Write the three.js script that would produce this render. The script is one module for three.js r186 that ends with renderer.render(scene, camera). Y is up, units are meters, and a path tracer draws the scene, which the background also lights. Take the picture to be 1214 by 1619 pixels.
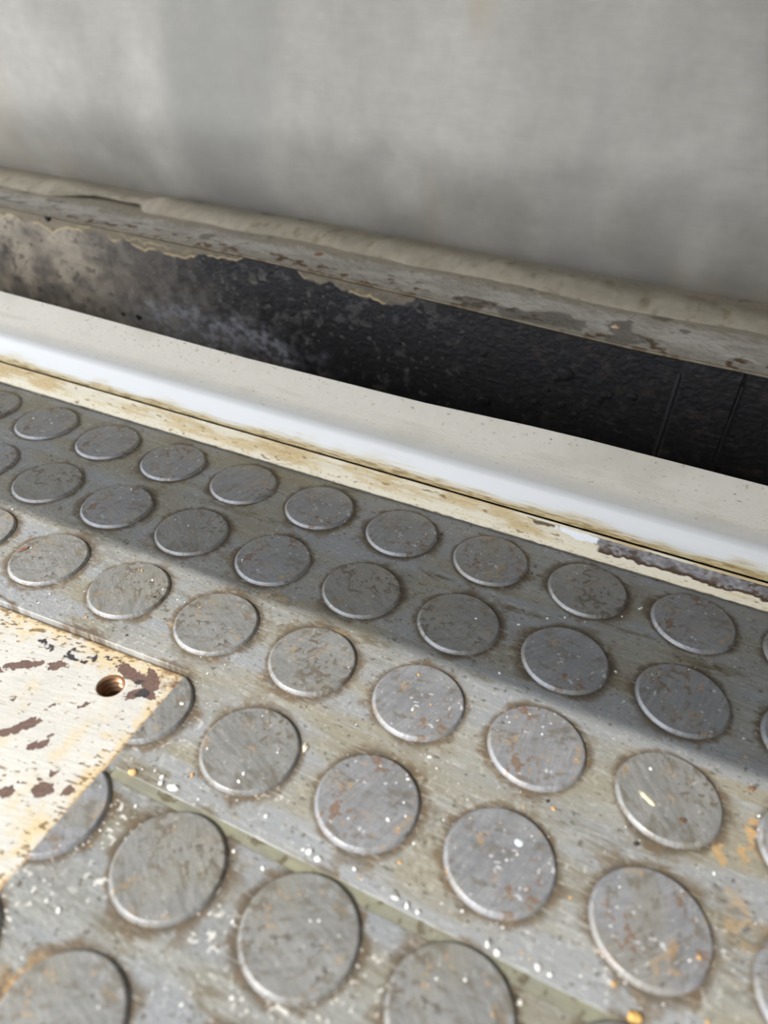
import * as THREE from 'three';
import { mergeGeometries, toCreasedNormals, mergeVertices } from 'three/addons/utils/BufferGeometryUtils.js';
import { Brush, Evaluator, SUBTRACTION } from 'three-bvh-csg';

// Plan units: 1 unit = radius of one raised disc of the floor mat (14 mm).
// Plan axes: X along the sill, Y away from the viewer towards the wall, Z up.
const S = 0.014;
const V = (X, Y, Z) => new THREE.Vector3(X * S, Z * S, -Y * S);

/* ---------- camera, sky, sun, exposure ---------- */
const scene = new THREE.Scene();
const camera = new THREE.PerspectiveCamera(71.64, 1214 / 1619, 0.01, 50);
{
  const right = new THREE.Vector3(0.9106, 0.0332, -0.4119);
  const back = new THREE.Vector3(0.3093, 0.6062, 0.7327);
  const up = new THREE.Vector3().crossVectors(back, right).normalize();
  right.crossVectors(up, back).normalize();
  camera.matrixAutoUpdate = true;
  camera.position.copy(V(18.3052, -14.253, 12.3409));
  camera.quaternion.setFromRotationMatrix(new THREE.Matrix4().makeBasis(right, up, back));
  camera.focus = 18.5 * S;
  camera.userData.fStop = 9;
}
{ // overcast sky: smooth from horizon to zenith, earth below
  const w = 64, h = 32, d = new Float32Array(w * h * 4);
  for (let j = 0; j < h; j++) for (let i = 0; i < w; i++) {
    const el = ((j + 0.5) / h - 0.5) * Math.PI, k = (j * w + i) * 4;
    const t = Math.max(0, Math.sin(el));
    const c = el > 0 ? [0.93 + 0.10 * t, 0.97 + 0.12 * t, 1.04 + 0.16 * t] : [0.30, 0.28, 0.25];
    d[k] = c[0]; d[k + 1] = c[1]; d[k + 2] = c[2]; d[k + 3] = 1;
  }
  const t = new THREE.DataTexture(d, w, h, THREE.RGBAFormat, THREE.FloatType);
  t.mapping = THREE.EquirectangularReflectionMapping; t.magFilter = THREE.LinearFilter; t.needsUpdate = true;
  scene.background = t; scene.environment = t;
  scene.backgroundIntensity = scene.environmentIntensity = 3.9;
}
const CEIL = 20, SUN = [-0.6, -1.0, 1.0], EDGE_SHADOW = -3.85;
const sun = new THREE.DirectionalLight(0xfff8ee, 5.9);
sun.position.copy(V(8 + SUN[0] * 60, -6 + SUN[1] * 60, SUN[2] * 60));
sun.target.position.copy(V(8, -6, 0));
sun.castShadow = true; sun.shadow.radius = 1; sun.shadow.mapSize.set(4096, 4096);
Object.assign(sun.shadow.camera, { left: -0.9, right: 0.9, top: 0.9, bottom: -0.9, near: 0.05, far: 3 });
scene.add(sun, sun.target);
const renderer = new THREE.WebGLRenderer({ antialias: true });
renderer.toneMapping = THREE.LinearToneMapping;
renderer.toneMappingExposure = 1.0;
renderer.shadowMap.enabled = true;

/* ---------- helpers ---------- */
let seed = 20240611;
const rnd = () => { seed |= 0; seed = seed + 0x6D2B79F5 | 0; let t = Math.imul(seed ^ seed >>> 15, 1 | seed); t = t + Math.imul(t ^ t >>> 7, 61 | t) ^ t; return ((t ^ t >>> 14) >>> 0) / 4294967296; };
const TAB = new Float32Array(65536); for (let i = 0; i < 65536; i++) TAB[i] = rnd();
function noise(x, y) {
  const xi = Math.floor(x), yi = Math.floor(y); let fx = x - xi, fy = y - yi;
  fx = fx * fx * (3 - 2 * fx); fy = fy * fy * (3 - 2 * fy);
  const a = (xi & 255), b = ((xi + 1) & 255), c = (yi & 255) << 8, d = ((yi + 1) & 255) << 8;
  const p = TAB[a + c], q = TAB[b + c], r = TAB[a + d], s = TAB[b + d];
  return p + (q - p) * fx + (r - p + (p - q - r + s) * fx) * fy;
}
function fbm(x, y, o) { let v = 0, a = 0.5, n = 0; for (let i = 0; i < o; i++) { v += a * noise(x, y); n += a; a *= 0.5; x = x * 2.03 + 17.3; y = y * 2.03 + 9.1; } return v / n; }
const clamp = (v, a = 0, b = 1) => v < a ? a : v > b ? b : v;
const sm = (a, b, x) => { const t = clamp((x - a) / (b - a)); return t * t * (3 - 2 * t); };
const mix = (c, d, t) => { c[0] += (d[0] - c[0]) * t; c[1] += (d[1] - c[1]) * t; c[2] += (d[2] - c[2]) * t; };
function lerpTable(tab, x) { if (x <= tab[0][0]) return tab[0][1]; for (let i = 1; i < tab.length; i++) if (x <= tab[i][0]) { const [a, b] = tab[i - 1], [c, d] = tab[i]; return b + (d - b) * (x - a) / (c - a); } return tab[tab.length - 1][1]; }
// fn(u, v, out) : out.c sRGB colour 0..255, out.r roughness, out.b bump 0..1
function bake(w, h, fn, { rough = true, bump = true, wrap = THREE.MirroredRepeatWrapping } = {}) {
  const C = new Uint8Array(w * h * 4), Rg = rough ? new Uint8Array(w * h * 4) : null, B = bump ? new Uint8Array(w * h * 4) : null;
  const o = { c: [0, 0, 0], r: 0.6, b: 0.5 };
  for (let j = 0; j < h; j++) for (let i = 0; i < w; i++) {
    o.r = 0.6; o.b = 0.5; fn((i + 0.5) / w, (j + 0.5) / h, o);
    const k = (j * w + i) * 4;
    C[k] = clamp(o.c[0], 0, 255); C[k + 1] = clamp(o.c[1], 0, 255); C[k + 2] = clamp(o.c[2], 0, 255); C[k + 3] = 255;
    if (Rg) { Rg[k] = Rg[k + 2] = 0; Rg[k + 1] = clamp(o.r) * 255; Rg[k + 3] = 255; }
    if (B) { B[k] = B[k + 1] = B[k + 2] = clamp(o.b) * 255; B[k + 3] = 255; }
  }
  const mk = (d, srgb) => { const t = new THREE.DataTexture(d, w, h, THREE.RGBAFormat); t.magFilter = THREE.LinearFilter; t.minFilter = THREE.LinearMipmapLinearFilter; t.generateMipmaps = true; t.wrapS = t.wrapT = wrap; if (srgb) t.colorSpace = THREE.SRGBColorSpace; t.needsUpdate = true; return t; };
  const out = { map: mk(C, true) };
  if (Rg) { out.roughnessMap = mk(Rg); out.roughness = 1; }
  if (B) out.bumpMap = mk(B);
  return out;
}
const phys = (o) => new THREE.MeshPhysicalMaterial({ metalness: 0, ...o });
const names = {};
const numbered = (n) => { const k = names[n] = (names[n] ?? -1) + 1; return k ? n + '_' + String(k).padStart(3, '0') : n; };
function mesh(name, geo, mat, parent = scene) {
  const m = new THREE.Mesh(geo, mat); m.name = parent === scene ? numbered(name) : name;
  m.castShadow = m.receiveShadow = true; parent.add(m); return m;
}
function group(name, label, category, grp) { const g = new THREE.Group(); g.name = numbered(name); g.userData = { label, category }; if (grp) g.userData.group = grp; scene.add(g); return g; }
// plan geometry (x = X, y = Y, z = Z, in units) -> world
function toWorld(g) { g.rotateX(-Math.PI / 2); g.scale(S, S, S); return g; }
// solid swept along X: prof(X) -> closed loop of [Y, Z], counter-clockwise seen from +X side irrelevant; uv from uvf(i, n, X)
function sweep(xs, prof, vOf, uOf, crease = 0.6) {
  const pos = [], uv = [], idx = [], n = prof(xs[0]).length;
  xs.forEach((X) => { const p = prof(X); for (let i = 0; i <= n; i++) { const q = p[i % n]; pos.push(X, q[0], q[1]); uv.push(uOf(X), vOf(i, n, X, q)); } });
  const m = n + 1;
  for (let a = 0; a < xs.length - 1; a++) for (let i = 0; i < n; i++) { const p = a * m + i, q = p + m; idx.push(p, q, p + 1, p + 1, q, q + 1); }
  // end caps
  for (const e of [0, xs.length - 1]) {
    const p = prof(xs[e]); const tri = THREE.ShapeUtils.triangulateShape(p.map(q => new THREE.Vector2(q[0], q[1])), []);
    const s = pos.length / 3; p.forEach(q => { pos.push(xs[e], q[0], q[1]); uv.push(uOf(xs[e]), 0); });
    tri.forEach(t => e ? idx.push(s + t[0], s + t[1], s + t[2]) : idx.push(s + t[0], s + t[2], s + t[1]));
  }
  let g = new THREE.BufferGeometry();
  g.setAttribute('position', new THREE.Float32BufferAttribute(pos, 3)); g.setAttribute('uv', new THREE.Float32BufferAttribute(uv, 2)); g.setIndex(idx);
  g = toCreasedNormals(g, crease); return toWorld(g);
}
const range = (a, b, n) => Array.from({ length: n + 1 }, (_, i) => a + (b - a) * i / n);
const XA = -40, XB = 52;                       // extent of the long parts along the sill

/* ---------- floor under the mat ---------- */
const PX = 2.5687, PY = 2.5334;                // pitch of the discs
const PLATE = { x0: 1, x1: 10.54, y0: -14.5, y1: -6.56 }, CUT = { x0: 0.85, x1: 10.6, y0: -14.65, y1: -6.5 }, TOPS = 0.034;
const HOLE = [9.19, -7.46, 0.31], MAT_T = 0.36, PLATE_TOP = -0.16;
{
  const s = new THREE.Shape([[XA, -60], [XB, -60], [XB, 5.4], [XA, 5.4]].map(p => new THREE.Vector2(...p)));
  const hole = new THREE.Path(); hole.absarc(HOLE[0], HOLE[1], 0.5, 0, Math.PI * 2); s.holes.push(hole);
  const g = new THREE.ExtrudeGeometry(s, { depth: 2, bevelEnabled: false }); g.translate(0, 0, -2 - MAT_T);
  const f = mesh('floor', toWorld(g), phys({ color: 0x4a4236, roughness: 0.9 }));
  f.userData = { kind: 'structure', label: 'steel cab floor under the grey rubber mat' };
}

/* ---------- grey wall panel behind ---------- */
{
  const wallY = Z => 13.0 + (Z < 7.6 ? 2.6 * Math.pow((7.6 - Z) / 5, 2) : 0);
  const zs = [2.2, 2.6, 3, 3.4, 3.8, 4.2, 4.7, 5.2, 5.8, 6.4, 7, 7.6, 12, 20, CEIL];
  const top = bake(2048, 512, (u, v, o) => {
    const X = XA + u * (XB - XA), Z = 2 + v * 26;
    const st = fbm(X * 0.42 + 3, Z * 0.03 + 5, 4), bl = fbm(X * 0.45 + 40, Z * 0.55, 4), gr = fbm(X * 1.4, Z * 14, 3), sp = fbm(X * 3.1 + 9, Z * 3.1, 3);
    o.c[0] = 186; o.c[1] = 184; o.c[2] = 178;
    const l = (st - 0.5) * 22 + (bl - 0.5) * 44 + (gr - 0.5) * 8 + (sp - 0.5) * 10;
    o.c[0] += l; o.c[1] += l; o.c[2] += l;
    mix(o.c, [194, 180, 160], sm(0.5, 0.72, fbm(X * 0.33 + 80, Z * 0.11 + 2, 3)) * 0.55);
    mix(o.c, [150, 150, 148], sm(0.5, 0.8, fbm(X * 0.3 + 11, Z * 0.08 + 30, 3)) * 0.5);
    o.r = 0.5 + (bl - 0.5) * 0.3; o.b = 0.5 + (gr - 0.5) * 0.5;
  });
  const xs = range(XA, XB, 40);
  const g = sweep(xs, () => [...zs.map(z => [wallY(z), z]), ...zs.slice().reverse().map(z => [wallY(z) + 1.4, z])],
    (i, n, X, q) => (q[1] - 2) / 26, X => (X - XA) / (XB - XA), 0.5);
  const w = mesh('wall_back', g, phys({ ...top, metalness: 0.25, bumpScale: 0.0001 }));
  w.userData = { kind: 'structure', label: 'dull grey metal wall panel with cloudy streaks' };
}
{ // side panel of the doorway, right of the picture
  const g = new THREE.BoxGeometry(1.2, 58, CEIL); g.translate(31, -16.2, CEIL / 2);
  const c = mesh('wall_right', toWorld(g), phys({ color: 0x85827c, roughness: 0.8 }));
  c.userData = { kind: 'structure', label: 'plain grey side panel of the doorway' };
}
{ // panel behind the viewer: the doorway is open to its left
  const g = new THREE.BoxGeometry(20, 1.2, CEIL); g.translate(20.3, -45.8, CEIL / 2);
  const c = mesh('wall_front', toWorld(g), phys({ color: 0x6b6862, roughness: 0.8 }));
  c.userData = { kind: 'structure', label: 'plain grey panel beside the open doorway' };
}
{ // low roof panel above, outside the picture: its front edge throws the shade along the sill
  const ye = EDGE_SHADOW + SUN[1] * CEIL;
  const g = new THREE.BoxGeometry(XB - XA, 15 - ye, 1.2); g.translate((XA + XB) / 2, (15 + ye) / 2, CEIL + 0.6);
  const c = mesh('ceiling', toWorld(g), phys({ color: 0xb9b6ae, roughness: 0.8 }));
  c.userData = { kind: 'structure', label: 'plain pale panel overhead above the sill' };
}

/* ---------- floor mat with raised discs ---------- */
const MX0 = -3.5 * PX, MW = 14 * PX, MY0 = -6.5 * PY, MH = 7 * PY;
const smudges = [ // X, Y, half length, half width, strength : brown dirt streaks
  [14.33, -1.19, 0.42, 0.09, 0.9], [16.59, -1.47, 0.5, 0.09, 0.8], [13.15, -0.94, 0.3, 0.07, 0.5], [8.77, -1.16, 0.9, 0.1, 0.5], [7.73, -1.19, 0.5, 0.08, 0.5],
  [21.13, -1.24, 0.6, 0.12, 0.95], [19.25, -0.98, 0.5, 0.06, 0.6], [10.98, -3.75, 0.7, 0.2, 0.45], [13.8, -3.91, 0.35, 0.12, 0.6], [15.6, -6.9, 0.5, 0.3, 0.4],
  [19.54, -6.49, 1.2, 0.3, 0.3], [21.63, -7.25, 0.9, 0.7, 0.55], [16.91, -7.6, 0.5, 0.4, 0.45], [14.53, -11.37, 0.35, 0.28, 0.6], [12.85, -11.37, 0.4, 0.5, 0.45],
  [5.16, -5.48, 1.2, 0.2, 0.4], [4.41, -3.84, 1.2, 0.15, 0.35], [12.05, -9.6, 0.5, 0.3, 0.45], [16.4, -3.85, 0.3, 0.12, 0.5], [11.2, -8.95, 0.5, 0.25, 0.7], [18.9, -7.4, 0.9, 0.35, 0.45], [10.3, -5.95, 0.5, 0.35, 0.55]];
const tans = [[22.05, -5.29, 0.16, 0.42, 0.9], [21.43, -5.72, 0.1, 0.2, 0.7], [13.13, -4.2, 0.3, 0.12, 0.5], [11.31, -3.71, 0.6, 0.12, 0.5], [9.37, -5.49, 0.1, 0.4, 0.5], [12.06, -12.48, 0.5, 0.4, 0.6], [21.9, -6.9, 0.3, 0.5, 0.4]];
const oval = (x, y, e) => { const a = (x - e[0]) / e[2], b = (y - e[1]) / e[3]; return a * a + b * b; };
const matTex = bake(2048, 2048, (u, v, o) => {
  const X = MX0 + u * MW, Y = MY0 + v * MH, wx = (fbm(X * 3, Y * 3, 3) - 0.5), wy = (fbm(X * 3 + 50, Y * 3 + 20, 3) - 0.5);
  const Yr = Y + X * 0.03;
  const st = fbm(X * 0.9, Yr * 9, 4), fine = fbm(X * 14, Yr * 22, 2), bl = fbm(X * 0.55 + 7, Y * 0.55 + 3, 4);
  o.c[0] = 132; o.c[1] = 133; o.c[2] = 130;
  let l = (st - 0.5) * 34 + (fine - 0.5) * 16 + (bl - 0.5) * 18; o.c[0] += l; o.c[1] += l; o.c[2] += l;
  mix(o.c, [126, 121, 104], sm(0.4, 0.68, fbm(X * 0.4 + 31, Y * 0.7 + 11, 4)) * 0.75);
  mix(o.c, [132, 136, 141], sm(0.42, 0.65, fbm(X * 0.3 + 61, Y * 1.6 + 21, 3)) * 0.8);
  // grime line round each disc
  const cx = Math.round(X / PX) * PX, cy = Math.round(Y / PY) * PY, dx = X - cx, dy = Y - cy, d = Math.hypot(dx, dy), an = Math.atan2(dy, dx);
  const id = Math.round(X / PX) * 7.3 + Math.round(Y / PY) * 3.1;
  const amp = 0.35 + 1.1 * sm(0.3, 0.7, noise(Math.cos(an) * 1.3 + id, Math.sin(an) * 1.3 + id * 0.7)) ;
  const width = 0.05 + 0.13 * fbm(Math.cos(an) * 3 + id, Math.sin(an) * 3 + 4, 3) * amp;
  const ring = sm(0.96, 0.99, d) * (1 - sm(1.0, 1.0 + width * 1.6, d + wx * 0.1)) * clamp(0.5 + amp * 0.5);
  mix(o.c, [64, 53, 38], clamp(ring) * 0.85);
  const halo = (1 - sm(1.0, 1.0 + 0.34 * amp, d + wx * 0.35)) * sm(0.42, 0.7, fbm(X * 6, Y * 6, 3)) * sm(0.96, 1, d);
  mix(o.c, [92, 76, 56], clamp(halo) * 0.7);
  let br = 0; for (const e of smudges) { const q = oval(X + wx * 0.5, Y + wy * 0.25, e); if (q < 2.2) br = Math.max(br, (1 - sm(0.2, 2.2, q)) * e[4]); }
  mix(o.c, [82, 72, 50], br * (0.35 + 0.65 * sm(0.35, 0.65, fbm(X * 5, Yr * 16, 3))));
  let tn = 0; for (const e of tans) { const q = oval(X + wx * 0.5, Y + wy * 0.5, e); if (q < 2.2) tn = Math.max(tn, (1 - sm(0.2, 2.2, q)) * e[4]); }
  tn *= sm(0.4, 0.62, fbm(X * 7, Y * 7, 3)); mix(o.c, [176, 140, 92], tn);
  // dark flecks and pale scuffs
  mix(o.c, [62, 58, 48], sm(0.72, 0.8, fbm(X * 9 + 3, Y * 14 + 5, 3)) * 0.6);
  const scuff = sm(0.66, 0.76, fbm(X * 2.5 + 90, Yr * 26, 3)); mix(o.c, [158, 160, 158], scuff * 0.5);
  const lowpatch = sm(0.5, 0.75, fbm(X * 1.1 + 5, Y * 1.1 + 77, 3)) * sm(-5.5, -9.5, Y);   // powdery spill with grains
  const sp = sm(0.7, 0.76, fbm(X * 13 + 4, Y * 13 + 6, 2)) * (0.2 + 0.8 * lowpatch); mix(o.c, [214, 212, 206], sp * 0.85);
  o.r = 0.42 + (bl - 0.5) * 0.25 + ring * 0.3 + br * 0.2; o.b = 0.5 + (st - 0.5) * 0.4 + (fine - 0.5) * 0.5 + sp * 0.3 - ring * 0.15;
}, { wrap: THREE.RepeatWrapping });
const GROOVE = [[10.72, -9.02], [20.6, -9.12], [20.6, -9.42], [10.72, -9.26]];
const mat = group('floor_mat', 'grey rubber floor mat with raised round discs, stained with grime', 'floor mat');
{
  const P2 = p => new THREE.Vector2(...p);
  const shape = new THREE.Shape([[XA, -60], [XB, -60], [XB, 1.42], [XA, 1.42]].map(P2));
  shape.holes.push(new THREE.Path([[CUT.x0, CUT.y0], [CUT.x0, CUT.y1 - TOPS * (CUT.x1 - CUT.x0)], [CUT.x1 - 0.02, CUT.y1], [CUT.x1, CUT.y0]].map(P2)));
  shape.holes.push(new THREE.Path(GROOVE.map(P2)));
  const g = new THREE.ExtrudeGeometry(shape, { depth: MAT_T - 0.03, bevelEnabled: true, bevelSize: 0.03, bevelThickness: 0.03, bevelSegments: 3, bevelOffset: 0 });
  g.translate(0, 0, -MAT_T); // top (with bevel) at Z = 0
  const p = g.attributes.position, uv = g.attributes.uv;
  for (let i = 0; i < p.count; i++) { if (p.getZ(i) < -MAT_T) p.setZ(i, -MAT_T); uv.setXY(i, (p.getX(i) - MX0) / MW, (p.getY(i) - MY0) / MH); }
  mesh('mat_sheet', toWorld(toCreasedNormals(g, 0.7)), phys({ ...matTex, ior: 1.7, bumpScale: 0.0002 }), mat);
  // worn channel pressed into the mat
  const gs = new THREE.Shape([[10.6, -8.95], [20.7, -9.05], [20.7, -9.5], [10.6, -9.33]].map(P2));
  const gg = new THREE.ExtrudeGeometry(gs, { depth: 0.2, bevelEnabled: false }); gg.translate(0, 0, -0.212);
  const q = gg.attributes.position, guv = gg.attributes.uv; for (let i = 0; i < q.count; i++) guv.setXY(i, q.getX(i) / 6, q.getY(i) / 6);
  const t = bake(512, 512, (u, v, o) => { const n = fbm(u * 24, v * 60, 4), b = fbm(u * 9 + 4, v * 9, 3); o.c[0] = 124 + (n - .5) * 24 + (b - .5) * 20; o.c[1] = 124 + (n - .5) * 24 + (b - .5) * 18; o.c[2] = 108 + (n - .5) * 22; mix(o.c, [70, 60, 42], sm(0.62, 0.75, fbm(u * 40, v * 40, 3)) * 0.6); o.r = 0.55; o.b = n; });
  const ch = mesh('worn_channel', toWorld(gg), phys({ ...t, bumpScale: 0.0001 }), mat); ch.userData.label = 'smooth olive strip worn into the mat';
}
// disc materials: worn rubber tops, six patterns of scratches and grime
const discMats = Array.from({ length: 10 }, (_, i) => i).map(k => phys({ ...bake(448, 448, (u, v, o) => {
  const x = (u - 0.5) * 2.1, y = (v - 0.5) * 2.1, a = k * 13.7, ca = Math.cos(0.3 + k), sa = Math.sin(0.3 + k), d = Math.hypot(x, y);
  const st = fbm((x * ca + y * sa) * 2 + a, (y * ca - x * sa) * 14 + a, 4), sx = fbm(x * 1.5 + a, y * 16 + a, 3), bl = fbm(x * 1.6 + a, y * 1.6 + a * 2, 4), fine = fbm(x * 26 + a, y * 26, 2);
  const low = k % 2 === 1;                     // half of the patterns carry more rusty crumbs
  o.c[0] = low ? 121 : 117; o.c[1] = low ? 123 : 118; o.c[2] = low ? 127 : 117;
  const l = (st - .5) * 22 + (sx - .5) * 16 + (bl - .5) * 16 + (fine - .5) * 14; o.c[0] += l; o.c[1] += l; o.c[2] += l;
  mix(o.c, [122, 120, 112], sm(0.5, 0.7, fbm(x * 1.2 + a + 9, y * 1.2 + 4, 3)) * 0.6);
  mix(o.c, [88, 82, 70], sm(0.58, 0.74, fbm(x * 4 + a * 3, y * 8 + a, 4)) * 0.5); mix(o.c, [152, 152, 150], sm(0.64, 0.74, fbm((x * ca + y * sa) * 2.5 + a, (y * ca - x * sa) * 30, 3)) * 0.35);
  const clump = sm(0.46, 0.66, fbm(x * 1.3 + a * 5, y * 1.3 + a, 2)), grain = sm(0.56, 0.68, fbm(x * 10 + a, y * 10 + 3, 3));
  mix(o.c, low ? [104, 80, 62] : [82, 74, 62], clump * grain * 0.85);
  mix(o.c, [176, 134, 84], sm(0.66, 0.74, fbm(x * 3.4 + a * 2, y * 3.4 + 8, 3)) * sm(0.5, 0.6, fbm(x * 14, y * 14 + a, 2)) * (low ? 0.45 : 0.3));
  mix(o.c, [204, 206, 208], sm(0.8, 0.86, fbm(x * 11 + a * 7, y * 11, 2)) * (low ? 0.7 : 0.3));
  const cr = Math.abs(fbm(x * 1.8 + a * 1.3, y * 3.2 + a, 3) - 0.5); mix(o.c, [60, 54, 46], (1 - sm(0.003, 0.012, cr)) * sm(0.45, 0.6, bl) * 0.65);
  o.r = 0.39 + (bl - .5) * 0.2 + clump * grain * 0.2; o.b = 0.5 + (st - .5) * 0.4 + (fine - .5) * 0.4 - (1 - sm(0.003, 0.014, cr)) * 0.15;
}), ior: 2.0, bumpScale: 0.00016 }));
const DH = 0.08;
const discGeo = (() => {
  const pts = [[0, DH], [0.3, DH], [0.6, DH], [0.9, DH], [0.93, DH - 0.002], [0.942, DH - 0.008], [0.95, DH - 0.02], [0.958, DH - 0.034], [0.996, 0], [0.998, -0.06]].map(p => new THREE.Vector2(...p));
  const g = new THREE.LatheGeometry(pts, 72); const p = g.attributes.position, uv = g.attributes.uv;
  for (let i = 0; i < p.count; i++) uv.setXY(i, 0.5 + p.getX(i) / 2.1, 0.5 - p.getZ(i) / 2.1);
  g.scale(S, S, S); return g;
})();
{
  const ev = new Evaluator(); ev.attributes = ['position', 'normal', 'uv'];
  let used = 0;
  for (let r = 0; r < 8; r++) for (let c = -7; c < 14; c++) {
    const X = c * PX, Y = -r * PY;
    const inX = X + 1 < CUT.x1 && X - 1 > CUT.x0 - 0.0, inY = Y + 1 < CUT.y1 && Y - 1 > CUT.y0;
    if (inX && inY) continue;
    const overlaps = X - 1 < CUT.x1 && X + 1 > CUT.x0 && Y - 1 < CUT.y1 && Y + 1 > CUT.y0;
    let g = discGeo; const turn = 0;
    if (overlaps) {
      const closed = new THREE.CylinderGeometry(1, 1, 0.1, 8);
      const full = discGeo.toNonIndexed();
      const bottom = new THREE.CircleGeometry(0.998 * S, 72); bottom.rotateX(Math.PI / 2); bottom.translate(0, -0.06 * S, 0);
      const solid = mergeVertices(mergeGeometries([full, bottom.toNonIndexed()]), 1e-7);
      const a = new Brush(solid); a.updateMatrixWorld();
      const box = new THREE.BoxGeometry((CUT.x1 - CUT.x0) * S, 1 * S, (CUT.y1 - CUT.y0) * S);
      box.translate(((CUT.x0 + CUT.x1) / 2 - X) * S, 0, -((CUT.y0 + CUT.y1) / 2 - Y) * S);
      const b = new Brush(box); b.updateMatrixWorld();
      g = ev.evaluate(a, b, SUBTRACTION).geometry; g.clearGroups();
      if (!g.attributes.position || g.attributes.position.count < 12) continue;
    }
    const h = Math.floor(noise(c * 3.7 + 1.1, r * 5.3 + 0.4) * 97);
    const k = h % 10;
    const m = mesh('raised_disc', g, discMats[k], mat); m.position.copy(V(X, Y, 0)); if (!overlaps) m.rotation.y = (h * 0.61) % (Math.PI * 2);
  }
}

/* ---------- cream steel plate with threaded hole ---------- */
const chips = [ // X, Y, half length, half width, angle : paint gone down to brown primer
  [7.1, -7.85, 0.42, 0.13, 0.55], [6.6, -8.3, 0.3, 0.12, 0.5], [7.75, -7.54, 0.22, 0.12, 0.5], [8.22, -9.15, 0.5, 0.12, 0.95], [8.9, -9.25, 0.22, 0.1, 0.8], [9.73, -9.92, 0.2, 0.16, 0.3], [9.05, -8.08, 0.12, 0.05, 0.9], [8.45, -8.38, 0.1, 0.05, 0.8],
  [9.15, -10.25, 0.16, 0.08, 0.4], [9.3, -7.0, 0.34, 0.14, -0.2], [9.95, -7.05, 0.45, 0.16, -0.9], [9.8, -7.4, 0.22, 0.14, 0.8], [9.62, -7.05, 0.3, 0.14, 0.1], [9.65, -9.57, 0.1, 0.06, 0.9], [8.95, -9.0, 0.08, 0.05, 0.9], [10.15, -9.75, 0.08, 0.12, 0.2], [8.0, -8.55, 0.06, 0.03, 1], [7.6, -8.6, 0.07, 0.03, 1], [9.5, -9.8, 0.06, 0.04, 1], [9.3, -10.0, 0.06, 0.04, 1], [5.6, -8.9, 0.3, 0.12, 0.5], [4.3, -8.2, 0.4, 0.15, 0.4], [6, -11, 0.4, 0.2, 0.8], [8.7, -12, 0.3, 0.1, 0.9]];
const blacks = [[7.1, -7.2, 0.3, 0.05, -0.45], [7.75, -7.13, 0.2, 0.08, -0.9], [7.98, -7.25, 0.35, 0.07, 0.1], [8.28, -7.05, 0.12, 0.14, 0.3], [8.75, -6.85, 0.25, 0.06, 0], [9.92, -7.3, 0.14, 0.16, 0.3], [9.7, -7.12, 0.12, 0.1, 0.3]];
const rot = (x, y, e) => { const c = Math.cos(e[4]), s = Math.sin(e[4]), a = x - e[0], b = y - e[1], p = (a * c + b * s) / e[2], q = (b * c - a * s) / e[3]; return p * p + q * q; };
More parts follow.
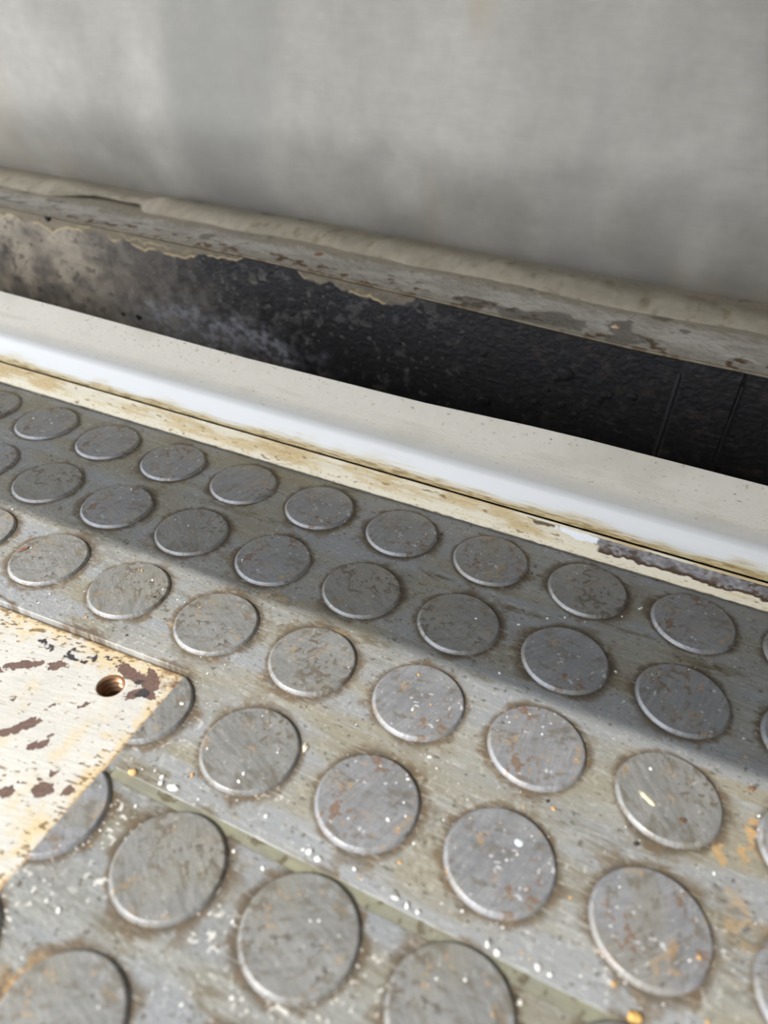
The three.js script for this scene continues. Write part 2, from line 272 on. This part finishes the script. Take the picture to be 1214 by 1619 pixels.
{
  const W = PLATE.x1 - PLATE.x0, H = PLATE.y1 - PLATE.y0;
  const tex = bake(1536, 1408, (u, v, o) => {
    const X = PLATE.x0 + u * W, Y = PLATE.y0 + v * H, wx = fbm(X * 6, Y * 6, 3) - .5, wy = fbm(X * 6 + 40, Y * 6, 3) - .5, qx = fbm(X * 16 + 9, Y * 16, 2) - .5, qy = fbm(X * 16, Y * 16 + 33, 2) - .5;
    const g1 = fbm(X * 2.2 + Y * 2, (Y - X * 0.2) * 22, 4), bl = fbm(X * 0.9, Y * 0.9, 4), fine = fbm(X * 22, Y * 22, 2);
    o.c[0] = 182; o.c[1] = 181; o.c[2] = 176;
    let l = (g1 - .5) * 16 + (fine - .5) * 10 + (bl - .5) * 12; o.c[0] += l; o.c[1] += l; o.c[2] += l;
    const eX = PLATE.x1 - X, eY = PLATE.y1 - TOPS * (PLATE.x1 - X) - Y;
    const edge = Math.max(1 - sm(0.05, 0.75, eX + wx), 1 - sm(0.05, 0.8, eY + wy));
    mix(o.c, [190, 166, 118], sm(0.45, 0.9, fbm(X * 1.7 + 8, Y * 1.7, 4) + edge * 0.35 - 0.1) * 0.6);
    const dirt = sm(0.66, 0.78, fbm(X * 7 + 3, (Y - X * .15) * 20, 3) + edge * 0.14 - 0.06); mix(o.c, [92, 70, 40], dirt * 0.75);
    mix(o.c, [134, 98, 54], (1 - sm(0.02, 0.16, eX + wx * 0.12)) * 0.9); mix(o.c, [112, 84, 50], (1 - sm(0.0, 0.1, eY + wy * 0.2)) * 0.8);
    let c = 9; for (const e of chips) c = Math.min(c, rot(X + wx * 0.16 + qx * 0.1, Y + wy * 0.16 + qy * 0.1, e)); const chip = 1 - sm(0.9, 1.05, c);
    mix(o.c, [96 + (fine - .5) * 26, 76 + (fine - .5) * 24, 68 + (fine - .5) * 20], chip);
    let k = 9; for (const e of blacks) k = Math.min(k, rot(X + wx * 0.3, Y + wy * 0.3, e)); const bk = (1 - sm(0.7, 1.1, k)) * sm(0.3, 0.5, fbm(X * 9, Y * 9, 2)); mix(o.c, [52, 48, 50], bk);
    const corner = (1 - sm(0.2, 0.75, Math.hypot(eX, eY) + wx * 0.6)); mix(o.c, [104, 80, 58], corner * sm(0.35, 0.6, fbm(X * 5, Y * 8, 3)) * 0.9);
    o.r = 0.55 + chip * 0.2 + dirt * 0.2; o.b = 0.75 + (g1 - .5) * 0.2 - chip * 0.4 - bk * 0.1 + (fine - .5) * 0.12;
  }, { wrap: THREE.ClampToEdgeWrapping });
  const pl = group('steel_plate', 'cream painted steel plate with chipped paint and threaded hole, set into the mat', 'plate');
  const P2 = p => new THREE.Vector2(...p);
  const e = 0.03, s = new THREE.Shape([[PLATE.x0 + e, PLATE.y0 + e], [PLATE.x1 - e, PLATE.y0 + e], [PLATE.x1 - e, PLATE.y1 - 0.06], [PLATE.x1 - 0.06, PLATE.y1 - e], [PLATE.x0 + e, PLATE.y1 - e - TOPS * (PLATE.x1 - PLATE.x0)]].map(P2));
  const hp = new THREE.Path(); hp.absarc(HOLE[0], HOLE[1], HOLE[2] + 0.02, 0, Math.PI * 2, true); s.holes.push(hp);
  const depth = PLATE_TOP + MAT_T - 0.02;
  const g = new THREE.ExtrudeGeometry(s, { depth: depth - 0.02, bevelEnabled: true, bevelSize: e, bevelThickness: 0.02, bevelSegments: 2, curveSegments: 40 }); g.translate(0, 0, -MAT_T + 0.02);
  const p = g.attributes.position, uv = g.attributes.uv; for (let i = 0; i < p.count; i++) uv.setXY(i, (p.getX(i) - PLATE.x0) / W, (p.getY(i) - PLATE.y0) / H);
  mesh('plate_body', toWorld(g), phys({ ...tex, bumpScale: 0.0004 }), pl);
  // threaded sleeve: helical ridge inside a closed cup
  const R = HOLE[2], n = 56, turns = 6, pitch = 0.16, pos = [], idx = [], rows = turns * 10;
  for (let j = 0; j <= rows; j++) for (let i = 0; i <= n; i++) {
    const a = i / n * Math.PI * 2, zz = PLATE_TOP - 0.01 - j / rows * turns * pitch, ph = ((-(zz) / pitch + i / n) % 1 + 1) % 1;
    const rr = R + 0.015 - (j ? 0.1 * (1 - Math.abs(ph * 2 - 1)) : 0); pos.push(HOLE[0] + Math.cos(a) * rr, HOLE[1] + Math.sin(a) * rr, zz);
  }
  for (let j = 0; j < rows; j++) for (let i = 0; i < n; i++) { const q = j * (n + 1) + i; idx.push(q, q + 1, q + n + 1, q + 1, q + n + 2, q + n + 1); }
  const ctr = pos.length / 3; pos.push(HOLE[0], HOLE[1], PLATE_TOP - 0.01 - turns * pitch); for (let i = 0; i < n; i++) idx.push(rows * (n + 1) + i, rows * (n + 1) + i + 1, ctr);
  const tg = new THREE.BufferGeometry(); tg.setAttribute('position', new THREE.Float32BufferAttribute(pos, 3)); tg.setIndex(idx); tg.computeVertexNormals();
  const th = mesh('threaded_hole', toWorld(tg), phys({ color: 0x8f6a4e, roughness: 0.36, metalness: 0.6, side: THREE.DoubleSide }), pl); th.userData.label = 'rusty threaded hole';
}

/* ---------- white door sill: yellowed edge strip and formed cover ---------- */
const sill = group('door_sill', 'white painted metal door sill with yellowed grimy lower edge', 'door sill');
const lipY = X => 1.372 - 0.0089 * X;
const SLOPE = 0.8;                              // the cover rises towards the channel
const backY = X => lerpTable([[-40, 3.6], [-12, 3.48], [-2, 3.33], [6, 3.17], [12, 3.14], [16, 3.22], [22, 3.15], [52, 3.15]], X);
{
  const UX = 92, lipTex = bake(2048, 256, (u, v, o) => {
    const X = XA + u * UX, t = v, wx = fbm(X * 5, t * 3, 3) - .5, st = fbm(X * 1.5, t * 12, 4), f = fbm(X * 12, t * 26, 3), bl = fbm(X * 0.7 + 3, t * 2, 3);
    o.c[0] = 222; o.c[1] = 214; o.c[2] = 192;
    mix(o.c, [196, 170, 122], sm(0.3, 0.65, bl + (st - .5) * 0.6) * sm(0.28, 0.42, t + wx * 0.1) * 0.85);
    mix(o.c, [226, 212, 176], sm(0.5, 0.8, st) * 0.5);
    mix(o.c, [170, 142, 94], sm(0.58, 0.85, f + (bl - .5) * 0.3) * 0.5);
    mix(o.c, [92, 72, 44], (1 - sm(0.05, 0.16, t + wx * 0.12)) * 0.8);
    mix(o.c, [110, 84, 48], sm(0.74, 0.82, fbm(X * 4 + 30, t * 9, 3)) * 0.6);
    // bare patch where the paint has come off
    const xa = 17.85 + wx * 0.3 - (t - 0.6) * 0.6, b0 = 0.42 + wx * 0.22, inside = sm(xa, xa + 0.05, X) * sm(b0, b0 + 0.03, t) * (1 - sm(0.86, 0.89, t + wx * 0.04));
    const tone = 134 + (fbm(X * 9, t * 12, 4) - .5) * 90; mix(o.c, [tone, tone - 3, tone - 2], inside);
    mix(o.c, [66, 46, 26], inside * (1 - sm(b0 + 0.05, b0 + 0.17 + wx * 0.3, t)));
    mix(o.c, [70, 52, 34], sm(0.66, 0.72, fbm(X * 5 + 3, t * 7, 3)) * inside * 0.7);
    const wht = sm(16.6, 16.7, X + wx * 0.7) * (1 - sm(17.75, 17.85, X + wx * 0.6)) * sm(0.6, 0.64, t + wx * 0.2 - (17.8 - X) * 0.05) * (1 - sm(0.84, 0.87, t + wx * 0.1)); mix(o.c, [240, 242, 246], wht);
    const bk = sm(16.0, 16.2, X + wx) * (1 - sm(16.6, 16.7, X + wx * .5)) * sm(0.74, 0.78, t + wx * .2) * (1 - sm(.86, .9, t)); mix(o.c, [78, 58, 34], bk * 0.8);
    o.r = 0.55 + inside * 0.1; o.b = 0.7 + (f - .5) * 0.3 - inside * 0.3;
  });
  const xs = range(XA, XB, 60);
  const prof = X => { const y = lipY(X); return [[y + 0.06, 0.012], [y + 0.005, 0.03], [y, 0.07], [y + 0.02, 0.13], [y + 0.08, 0.2], [y + 0.13, 0.26], [y + 0.15, 0.45], [y + 0.165, 0.62], [y + 0.18, 0.71], [y + 0.2, 0.735], [y + 0.225, 0.73], [y + 0.23, 0.012]]; };
  const vv = [0, 0.06, 0.14, 0.24, 0.33, 0.42, 0.62, 0.8, 0.93, 0.98, 1, 1, 1];
  const lg = sweep(xs, prof, i => vv[i], X => (X - XA) / UX, 0.9);
  const lip = mesh('edge_strip', lg, phys({ ...lipTex, bumpScale: 0.0003 }), sill); lip.userData.label = 'yellowed edge strip with a bare grey patch';

  const covTex = bake(2048, 512, (u, v, o) => {
    const X = XA + u * UX, face = v < 0.4, wx = fbm(X * 2.2, v * 12, 4) - .5, f = fbm(X * 10, v * 60, 3);
    o.c[0] = 214; o.c[1] = 215; o.c[2] = 215;
    const t = v / 0.4;
    // tan grime caught above the seam
    const dn = fbm(X * 0.8, 5, 3), lim = 0.3 + (dn - .5) * 0.45 + 0.2 * fbm(X * 0.25, 3, 2);
    if (face) { const a = 1 - sm(lim * 0.35, lim + 0.2, t + (fbm(X * 1.5, t * 24, 3) - .5) * 0.25); mix(o.c, [190, 168, 116], a * 0.85); mix(o.c, [124, 98, 54], a * a * sm(0.42, 0.68, fbm(X * 4, t * 22, 4)) * 0.8); }
    const top = sm(0.5, 0.62, v); mix(o.c, [216, 211, 200], top);
    const b = (f - .5) * 8 * top; o.c[0] += b; o.c[1] += b; o.c[2] += b;
    mix(o.c, [120, 106, 82], top * sm(0.74, 0.86, fbm(X * 13 + 9, v * 120, 3)) * 0.45);
    mix(o.c, [70, 60, 48], top * sm(0.82, 0.87, fbm(X * 10 + 29, v * 110 + 7, 3)) * 0.7);
    mix(o.c, [190, 184, 170], top * sm(0.5, 0.8, fbm(X * 0.5, v * 5, 3)) * 0.5);
    o.r = 0.32 + top * 0.3; o.b = 0.5 + (f - .5) * 0.5 * top;
  });
  const arc = (cy, cz, r, a0, a1, n) => Array.from({ length: n + 1 }, (_, i) => { const a = a0 + (a1 - a0) * i / n; return [cy + r * Math.cos(a), cz + r * Math.sin(a)]; });
  const cprof = X => {
    const y = lipY(X) + 0.17, yb = backY(X), zr = -0.008 * (X - 8);
    const zt = 1.62 + zr, zb = zt + SLOPE * (yb - y - 0.72);
    const bend = arc(y + 0.62, zt - 0.36, 0.36, Math.PI * 0.86, Math.PI * 0.62, 7);
    return [[y + 0.07, 0.785], [y + 0.03, 0.805], [y + 0.045, 0.9], [y + 0.1, 1.08], ...bend, [y + 0.78, zt + 0.06], [y + 0.95, zt + 0.17], [yb - 0.5, zb - 0.5 * SLOPE], [yb - 0.03, zb - 0.005], [yb, zb - 0.02], [yb, -4], [yb - 0.12, -4], [yb - 0.12, zb - 0.22], [y + 0.85, zt - 0.08], [y + 0.42, zt - 0.4], [y + 0.2, 0.775]];
  };
  const cv = [0, 0.01, 0.09, 0.2, 0.3, 0.34, 0.38, 0.42, 0.45, 0.48, 0.51, 0.54, 0.58, 0.64, 0.9, 0.96, 0.98, 1, 1, 1, 1, 1, 1, 1];
  mesh('sill_cover', sweep(xs, cprof, i => cv[Math.min(i, cv.length - 1)], X => (X - XA) / UX, 0.9), phys({ ...covTex, clearcoat: 0.15, clearcoatRoughness: 0.3, bumpScale: 0.00012 }), sill);
}

/* ---------- dark channel between sill and ledge ---------- */
const edgeZ = X => lerpTable([[-40, 3.8], [-10.4, 3.64], [-5.8, 3.54], [1.85, 3.45], [7.9, 3.24], [12.7, 3.04], [17, 2.85], [21.2, 2.8], [52, 2.7]], X);
const waterZ = X => lerpTable([[-40, 3.2], [-10.6, 3.13], [-9.2, 3.01], [-8, 2.84], [-6, 3.06], [-4.6, 3.0], [-3.2, 2.86], [-1.7, 2.76], [-0.15, 2.94], [0.9, 3.01], [1.8, 2.96], [2.4, 3.6], [4.2, 3.6], [4.8, 2.85], [5.9, 2.92], [6.5, 2.61], [7.4, 2.73], [8.5, 2.44], [10, 3.6], [60, 4]], X);
const channel = group('door_channel', 'deep black door channel caked with dust and mud tide lines', 'channel');
{
  const UX = 92, Z0 = -4.2, ZH = 8.2;
  const tex = bake(2048, 1024, (u, v, o) => {
    const X = XA + u * UX, Z = Z0 + v * ZH, wx = fbm(X * 2, Z * 2, 4) - .5, wz = fbm(X * 2 + 30, Z * 2 + 9, 4) - .5, f = fbm(X * 9, Z * 9, 3), st = fbm(X * 1.2, Z * 10, 4);
    o.c[0] = 25; o.c[1] = 24; o.c[2] = 26;
    let l = (f - .5) * 22 + (st - .5) * 10; o.c[0] += l; o.c[1] += l; o.c[2] += l;
    // dust film, thick on the left and thinning to the right
    const left = 1 - sm(-8, 5, X + wx * 6 + (Z - 1) * 0.8);
    const dust = clamp(left * (0.55 + 0.6 * fbm(X * 0.9, Z * 1.3, 4)));
    mix(o.c, [194, 181, 161], dust * 0.95);
    mix(o.c, [92, 86, 80], left * sm(0.45, 0.75, fbm(X * 1.3 + 5, Z * 1.5 + 2, 4)) * 0.6); mix(o.c, [70, 62, 56], left * sm(0.62, 0.75, fbm(X * 3.4 + 5, Z * 3.4 + 2, 3)) * 0.5);
    // pale bluish smear low on the wall
    const smear = (1 - sm(0.3, 1.1, Math.hypot((X - 0.4) / 6.5, (Z + 0.25 + (X - 0.4) * 0.06) / 1.5) + wx * 0.5)) * (0.55 + 0.45 * sm(0.3, 0.7, fbm(X * 1.6 + 4, Z * 3.5, 4))) * (0.5 + 0.8 * sm(0.35, 0.6, fbm(X * 5 + 2, Z * 6 + 8, 3)));
    mix(o.c, [160, 162, 171], clamp(smear) * 0.85);
    const spots = sm(0.6, 0.7, fbm(X * 2.4 + 60, Z * 2.4, 4)) * (1 - sm(9, 13, X)) * sm(-6, 0, X); mix(o.c, [104, 99, 96], spots * 0.5);
    const sp2 = sm(0.72, 0.8, fbm(X * 5 + 6, Z * 5, 3)) * (1 - sm(10, 14, X)); mix(o.c, [120, 113, 104], sp2 * 0.6);
    // tide line of dried mud
    const wl = waterZ(X) + wx * 0.22 + (fbm(X * 1.3, 2, 3) - .5) * 0.35 + 0.13 * Math.abs(Math.sin(X * 1.9 + 3 * fbm(X * 0.5, 8, 2))), dz = Z - wl;
    const above = sm(0.0, 0.05, dz) * sm(3.7, 3.3, wl); mix(o.c, [132, 122, 102], above * (0.6 + 0.4 * fbm(X * 2, Z * 6, 3)));
    const line = Math.exp(-Math.pow(dz / 0.045, 2)) * sm(0.3, 0.5, fbm(X * 1.1 + 7, 4, 2)) * sm(3.7, 3.3, wl); mix(o.c, [206, 182, 140], line * 0.95);
    const line2 = Math.exp(-Math.pow((dz - 0.25 - wz * 0.5) / 0.04, 2)) * sm(0.5, 0.65, fbm(X * 0.9 + 17, 9, 2)) * sm(3.7, 3.3, wl); mix(o.c, [190, 166, 124], line2 * 0.7);
    const right = sm(9, 14, X); mix(o.c, [60, 48, 42], right * sm(0.6, 0.75, fbm(X * 3 + 2, Z * 3, 3)) * 0.6); mix(o.c, [84, 82, 84], right * sm(0.66, 0.8, fbm(X * 2 + 2, Z * 5 + 5, 4)) * 0.3);
    o.r = 0.62 - smear * 0.1 + dust * 0.2; o.b = 0.5 + (f - .5) * 0.6 + line * 0.4 + sp2 * 0.2;
  });
  const xs = range(XA, XB, 120), t = 0.15;
  // one pressed sheet: near wall, floor, far wall
  const prof = X => { const e = edgeZ(X) - 0.13, yb = backY(X) + 0.04; return [[9, e], [9, 1.5], [9, -3.6], [8.6, -3.95], [yb + 0.1, -3.95], [yb + 0.1, -4.2], [9.05, -4.2], [9.25, -3.9], [9.25, e]]; };
  mesh('channel_wall', sweep(xs, prof, (i, n, X, q) => (q[1] - Z0) / ZH, X => (X - XA) / UX, 0.7), phys({ ...tex, bumpScale: 0.0008, ior: 1.5 }), channel);
  // upright joint plate at the right
  const mtl = phys({ ...tex, bumpScale: 0.0008 }), mtl2 = phys({ color: 0x2c2a2b, roughness: 0.6 });
  const sh = new THREE.Shape([[0, 0], [0.14, 0.16], [1.78, 0.16], [1.92, 0]].map(p => new THREE.Vector2(p[0], -p[1])));
  const jg = new THREE.ExtrudeGeometry(sh, { depth: 6.36, bevelEnabled: false }); jg.translate(18.72, 9.0, -3.6); { const p = jg.attributes.position, w = jg.attributes.uv; for (let i = 0; i < p.count; i++) w.setXY(i, (p.getX(i) + 3 - XA) / UX, (p.getZ(i) - Z0) / ZH); }
  const jp = mesh('joint_plate', toWorld(toCreasedNormals(jg, 0.5)), mtl, channel); jp.userData.label = 'narrow upright joint plate';
  for (const x of [18.7, 20.6]) { const rg = new THREE.CylinderGeometry(0.07, 0.07, 6.0, 10); rg.rotateX(Math.PI / 2); rg.translate(x, 8.975, -0.7); mesh('weld_seam', toWorld(rg), mtl2, channel); }
  // lumps of tar
  const tar = phys({ color: 0x191718, roughness: 0.7 });
  const lumps = [[15.13, 1.38, .26], [14.84, 1.2, .16], [16.63, 0.97, .17], [16.4, 0.75, .12], [12.34, -0.28, .26], [15.23, 0.25, .16], [17.45, 1.13, .15], [14.21, 0.11, .15], [12.12, 1.5, .13], [15.73, -0.01, .12], [-7.77, 3.44, .16], [-3.68, -0.24, .14], [-4.56, -0.24, .1], [14.6, 0.7, .1], [16.0, 0.3, .12]];
  for (const [x, z, r] of lumps) {
    const g = new THREE.IcosahedronGeometry(r, 2), p = g.attributes.position;
    for (let i = 0; i < p.count; i++) { const a = p.getX(i), b = p.getY(i), c = p.getZ(i), k = 0.7 + 0.6 * noise(a * 6 / r * .2 + x * 9, c * 6 / r * .2 + b * 8 + z * 5); p.setXYZ(i, a * k * 1.1, b * k * 0.5, c * k * 0.95); }
    g.computeVertexNormals(); g.translate(x, 8.98, z); mesh('tar_lump', toWorld(g), tar, channel);
  }
}

/* ---------- ledge beyond the channel ---------- */
const ledge = group('metal_ledge', 'dusty grey metal ledge running along the foot of the wall panel', 'ledge');
const rise = X => (edgeZ(X) - 3.04) * 0.9;
{
  const UX = 92, tex = bake(2048, 256, (u, v, o) => {
    const X = XA + u * UX, y = v * 5, f = fbm(X * 8, y * 8, 3), bl = fbm(X * 0.7, y * 1.2, 4), g = fbm(X * 3, y * 3, 4), wx = fbm(X * 3 + 5, y * 3, 3) - .5;
    o.c[0] = 176; o.c[1] = 171; o.c[2] = 162;
    const l = (f - .5) * 26 + (g - .5) * 34 + (bl - .5) * 20; o.c[0] += l; o.c[1] += l; o.c[2] += l;
    mix(o.c, [222, 218, 212], (0.4 + 0.6 * sm(0.35, 0.6, bl)) * (1 - sm(2.0, 2.9, y + wx)) * sm(0.5, 0.9, y + wx * .4) * 0.7);
    mix(o.c, [170, 158, 136], sm(2.2, 2.9, y + wx) * 0.6);
    mix(o.c, [92, 66, 40], sm(0.6, 0.7, fbm(X * 2.5 + 3, y * 3 + 8, 3)) * (1 - sm(0.35, 0.75, Math.abs(y - 0.45))) * 0.85);
    const dark = sm(0.5, 0.62, fbm(X * 1.4 + 7, y * 1.4, 4) + 0.3 * (1 - sm(0.8, 2.2, Math.hypot((X - 14.3) / 2.2, (y - 0.7) * 2)) + (1 - sm(0.2, 1.2, Math.hypot((X + 0.3) / 0.8, (y - 1.4) * 1.2)))) - 0.16); mix(o.c, [104, 98, 92], dark * 0.6);
    mix(o.c, [140, 92, 54], (1 - sm(0.1, 0.2, Math.hypot(X - 4.3, (y - 2.2) * 0.7) + wx * .1)) * 0.9);
    mix(o.c, [124, 110, 86], (1 - sm(0.05, 0.14, y + wx * 0.05)) * 0.6);
    o.r = 0.75; o.b = 0.5 + (f - .5) * 0.7 + (g - .5) * 0.4;
  });
  const xs = range(XA, XB, 120);
  const prof = X => { const e = edgeZ(X); return [[8.9, e - 0.05], [8.88, e - 0.02], [8.9, e + 0.01], [9.5, e + 0.02], [10.2, e + 0.02 - rise(X) * 0.2], [11.0, 3.05 + rise(X) * 0.6], [17.6, 3.05 + rise(X) * 0.6], [17.6, 2.96 + rise(X) * 0.6], [11, 2.96 + rise(X) * 0.6], [9.5, e - 0.08], [8.94, e - 0.08]]; };
  mesh('ledge_top', sweep(xs, prof, (i, n, X, q) => (q[0] - 8.9) / 5, X => (X - XA) / UX, 0.6), phys({ ...tex, bumpScale: 0.0006 }), ledge);
}
{ // uneven bead of sealant between ledge and wall
  const tex = bake(1024, 128, (u, v, o) => {
    const X = XA + u * 92, f = fbm(X * 5, v * 6, 3), bl = fbm(X * 0.8, v * 2, 3);
    o.c[0] = 178; o.c[1] = 170; o.c[2] = 152; const l = (f - .5) * 24 + (bl - .5) * 30; o.c[0] += l; o.c[1] += l; o.c[2] += l;
    mix(o.c, [112, 98, 70], sm(0.66, 0.82, fbm(X * 2.6, v * 3 + 5, 3)) * 0.35); o.r = 0.8; o.b = f;
  });
  const xs = range(XA, XB, 460);
  const prof = X => {
    const w = (fbm(X * 0.9, 3, 3) - .5), w2 = (fbm(X * 0.5 + 20, 8, 3) - .5), z = 3.055 + rise(X) * 0.6;
    const gap = sm(-11, -8, X) * (1 - sm(-5.9, -5.2, X));          // stretch on the left that has come loose
    const bump = 0.22 * Math.exp(-Math.pow((X + 4.6) / 0.7, 2));
    const h = 0.3 + w * 0.14 + bump - gap * 0.06, y0 = 12.0 + w2 * 0.5 + gap * 0.5;
    return [[y0, z + gap * 0.15], [y0 + 0.12, z + Math.max(h * 0.28, gap * 0.19)], [12.5 + gap * 0.2, z + h * (0.62 + gap * 0.18)], [12.8, z + h * 0.9], [13.1, z + h], [13.4 + w * 0.2 - gap * 0.2, z + h * 0.92], [14.2 - gap * 0.4, z + h * 0.5], [14.6 - gap * 0.5, z]];
  };
  const b = mesh('sealant_bead', sweep(xs, prof, (i, n) => i / n, X => (X - XA) / 92, 0.9), phys({ ...tex, bumpScale: 0.0006 }));
  b.userData = { label: 'uneven beige sealant bead along the foot of the grey wall', category: 'sealant' };
}

/* ---------- loose bits ---------- */
function flakeGeo(lx, ly, h, k) {
  const g = new THREE.IcosahedronGeometry(1, 2), p = g.attributes.position;
  for (let i = 0; i < p.count; i++) { const a = p.getX(i), b = p.getY(i), c = p.getZ(i), w = 0.75 + 0.5 * noise(a * 2 + k * 7 + 20, b * 2 + c * 2 + k * 3 + 20); p.setXYZ(i, a * lx * w, b * ly * w, (Math.max(c, -0.6) + 0.6) * h * w); }
  g.computeVertexNormals(); return g;
}
const flake = (name, label, cat, X, Y, Z, lx, ly, h, turn, color, grp) => {
  const g = flakeGeo(lx, ly, h, X + Y); g.rotateZ(turn); toWorld(g);
  const m = mesh(name, g, phys({ color, roughness: 0.85 })); m.position.copy(V(X, Y, Z)); m.userData = { label, category: cat }; if (grp) m.userData.group = grp; return m;
};
flake('paint_flake', 'pale yellow paint flake lying on a raised disc at the right', 'flake', 20.17, -5.32, DH, 0.17, 0.05, 0.02, -0.55, 0xd8d2b0);
flake('clay_crumb', 'small brown crumb on the same disc as the yellow flake', 'crumb', 20.82, -5.5, DH, 0.07, 0.05, 0.03, 0.3, 0x5a4432);
flake('clay_crumb', 'reddish brown crumb on the mat near the right picture edge', 'crumb', 22.0, -4.18, 0, 0.07, 0.05, 0.04, 0.3, 0x6b4f3d);
flake('clay_crumb', 'ochre clay crumb on the mat by the bottom edge', 'crumb', 20.5, -9.03, 0, 0.1, 0.08, 0.05, 0.2, 0xc09a58);
flake('paint_flake', 'white paint flake on the mat right of a disc near the plate', 'flake', 13.8, -7.1, 0, 0.05, 0.1, 0.03, 0.3, 0xd6c8b8);
flake('paint_flake', 'orange and white flake at the start of the worn strip by the plate', 'flake', 11.1, -9.0, 0, 0.09, 0.06, 0.03, 0.2, 0xd0a874);
flake('paint_flake', 'square bluish white flake on a disc in the lower middle', 'flake', 18.2, -7.2, DH, 0.07, 0.07, 0.015, 0.5, 0xc9d3da);
flake('brown_scab', 'reddish scab of old paint on the far left disc edge', 'scab', 4.34, -5.12, DH, 0.13, 0.06, 0.02, 1.2, 0x7a5444);
flake('pebble', 'small cream pebble on the dusty ledge at the right', 'pebble', 16.28, 10.15, edgeZ(16.28) + 0.03, 0.16, 0.1, 0.06, 0.1, 0xc9b090);
flake('pebble', 'dark grit pebble on the mat below the flake disc', 'pebble', 20.12, -6.28, 0, 0.05, 0.04, 0.04, 0, 0x2c2a28);
const clumpSpots = [[11.73, -8.95], [12.0, -8.93], [14.9, -8.9], [15.1, -8.95], [16.57, -8.97], [16.8, -9.0], [17.0, -9.02], [18.2, -9.0], [18.38, -9.05], [19.02, -8.98], [19.22, -9.0]];
const clumpWords = ['nearest the cream plate', 'second from the cream plate', 'third from the cream plate', 'fourth from the cream plate', 'fifth from the cream plate', 'sixth from the cream plate', 'seventh from the cream plate', 'eighth from the cream plate', 'ninth from the cream plate', 'tenth from the cream plate', 'last before the right picture edge'];
clumpSpots.forEach(([x, y], i) => flake('paint_crumb', 'white paint crumb beside the worn strip, ' + clumpWords[i], 'crumb', x, y, 0, 0.03 + 0.11 * rnd() * rnd(), 0.025 + 0.035 * rnd(), 0.03, -0.3 + rnd() * 0.8, 0xdcdcda, 'white crumbs along the worn strip'));
{ // fine white and tan grit scattered over the mat: too many to count
  const bits = [], tones = [[0.72, 0.72, 0.69], [0.48, 0.29, 0.11], [0.03, 0.025, 0.02]];
  for (let i = 0; i < 1000; i++) {
    const X = -2 + rnd() * 26, Y = i < 620 ? -6 - rnd() * 8 : i < 800 ? -9.1 + (rnd() - .5) * 1.0 : 0.6 - rnd() * 7;
    if (X < CUT.x1 + 0.1 && Y < CUT.y1 + 0.1) continue;
    const cx = Math.round(X / PX) * PX, cy = Math.round(Y / PY) * PY, d = Math.hypot(X - cx, Y - cy); if (d > 0.88 && d < 1.03) continue;
    if (Y < -9 && Y > -9.45 && X < 20.6) continue;
    const s = 0.01 + 0.03 * Math.pow(rnd(), 3), g = new THREE.IcosahedronGeometry(s, 0); g.scale(1 + rnd() * 0.7, 1, 0.6); g.rotateZ(rnd() * 6); g.translate(X, Y, (d < 0.9 ? DH : 0) + s * 0.3);
    const q = rnd(), t = tones[q < 0.72 ? 0 : q < 0.9 ? 1 : 2], n = g.attributes.position.count, col = new Float32Array(n * 3); for (let k = 0; k < n; k++) col.set(t, k * 3);
    g.setAttribute('color', new THREE.BufferAttribute(col, 3)); bits.push(g);
  }
  const m = mesh('grit', toWorld(mergeGeometries(bits)), phys({ vertexColors: true, roughness: 0.8 })); m.userData = { kind: 'stuff', label: 'fine white, tan and dark grit scattered over the floor mat', category: 'grit' };
}
renderer.render(scene, camera);
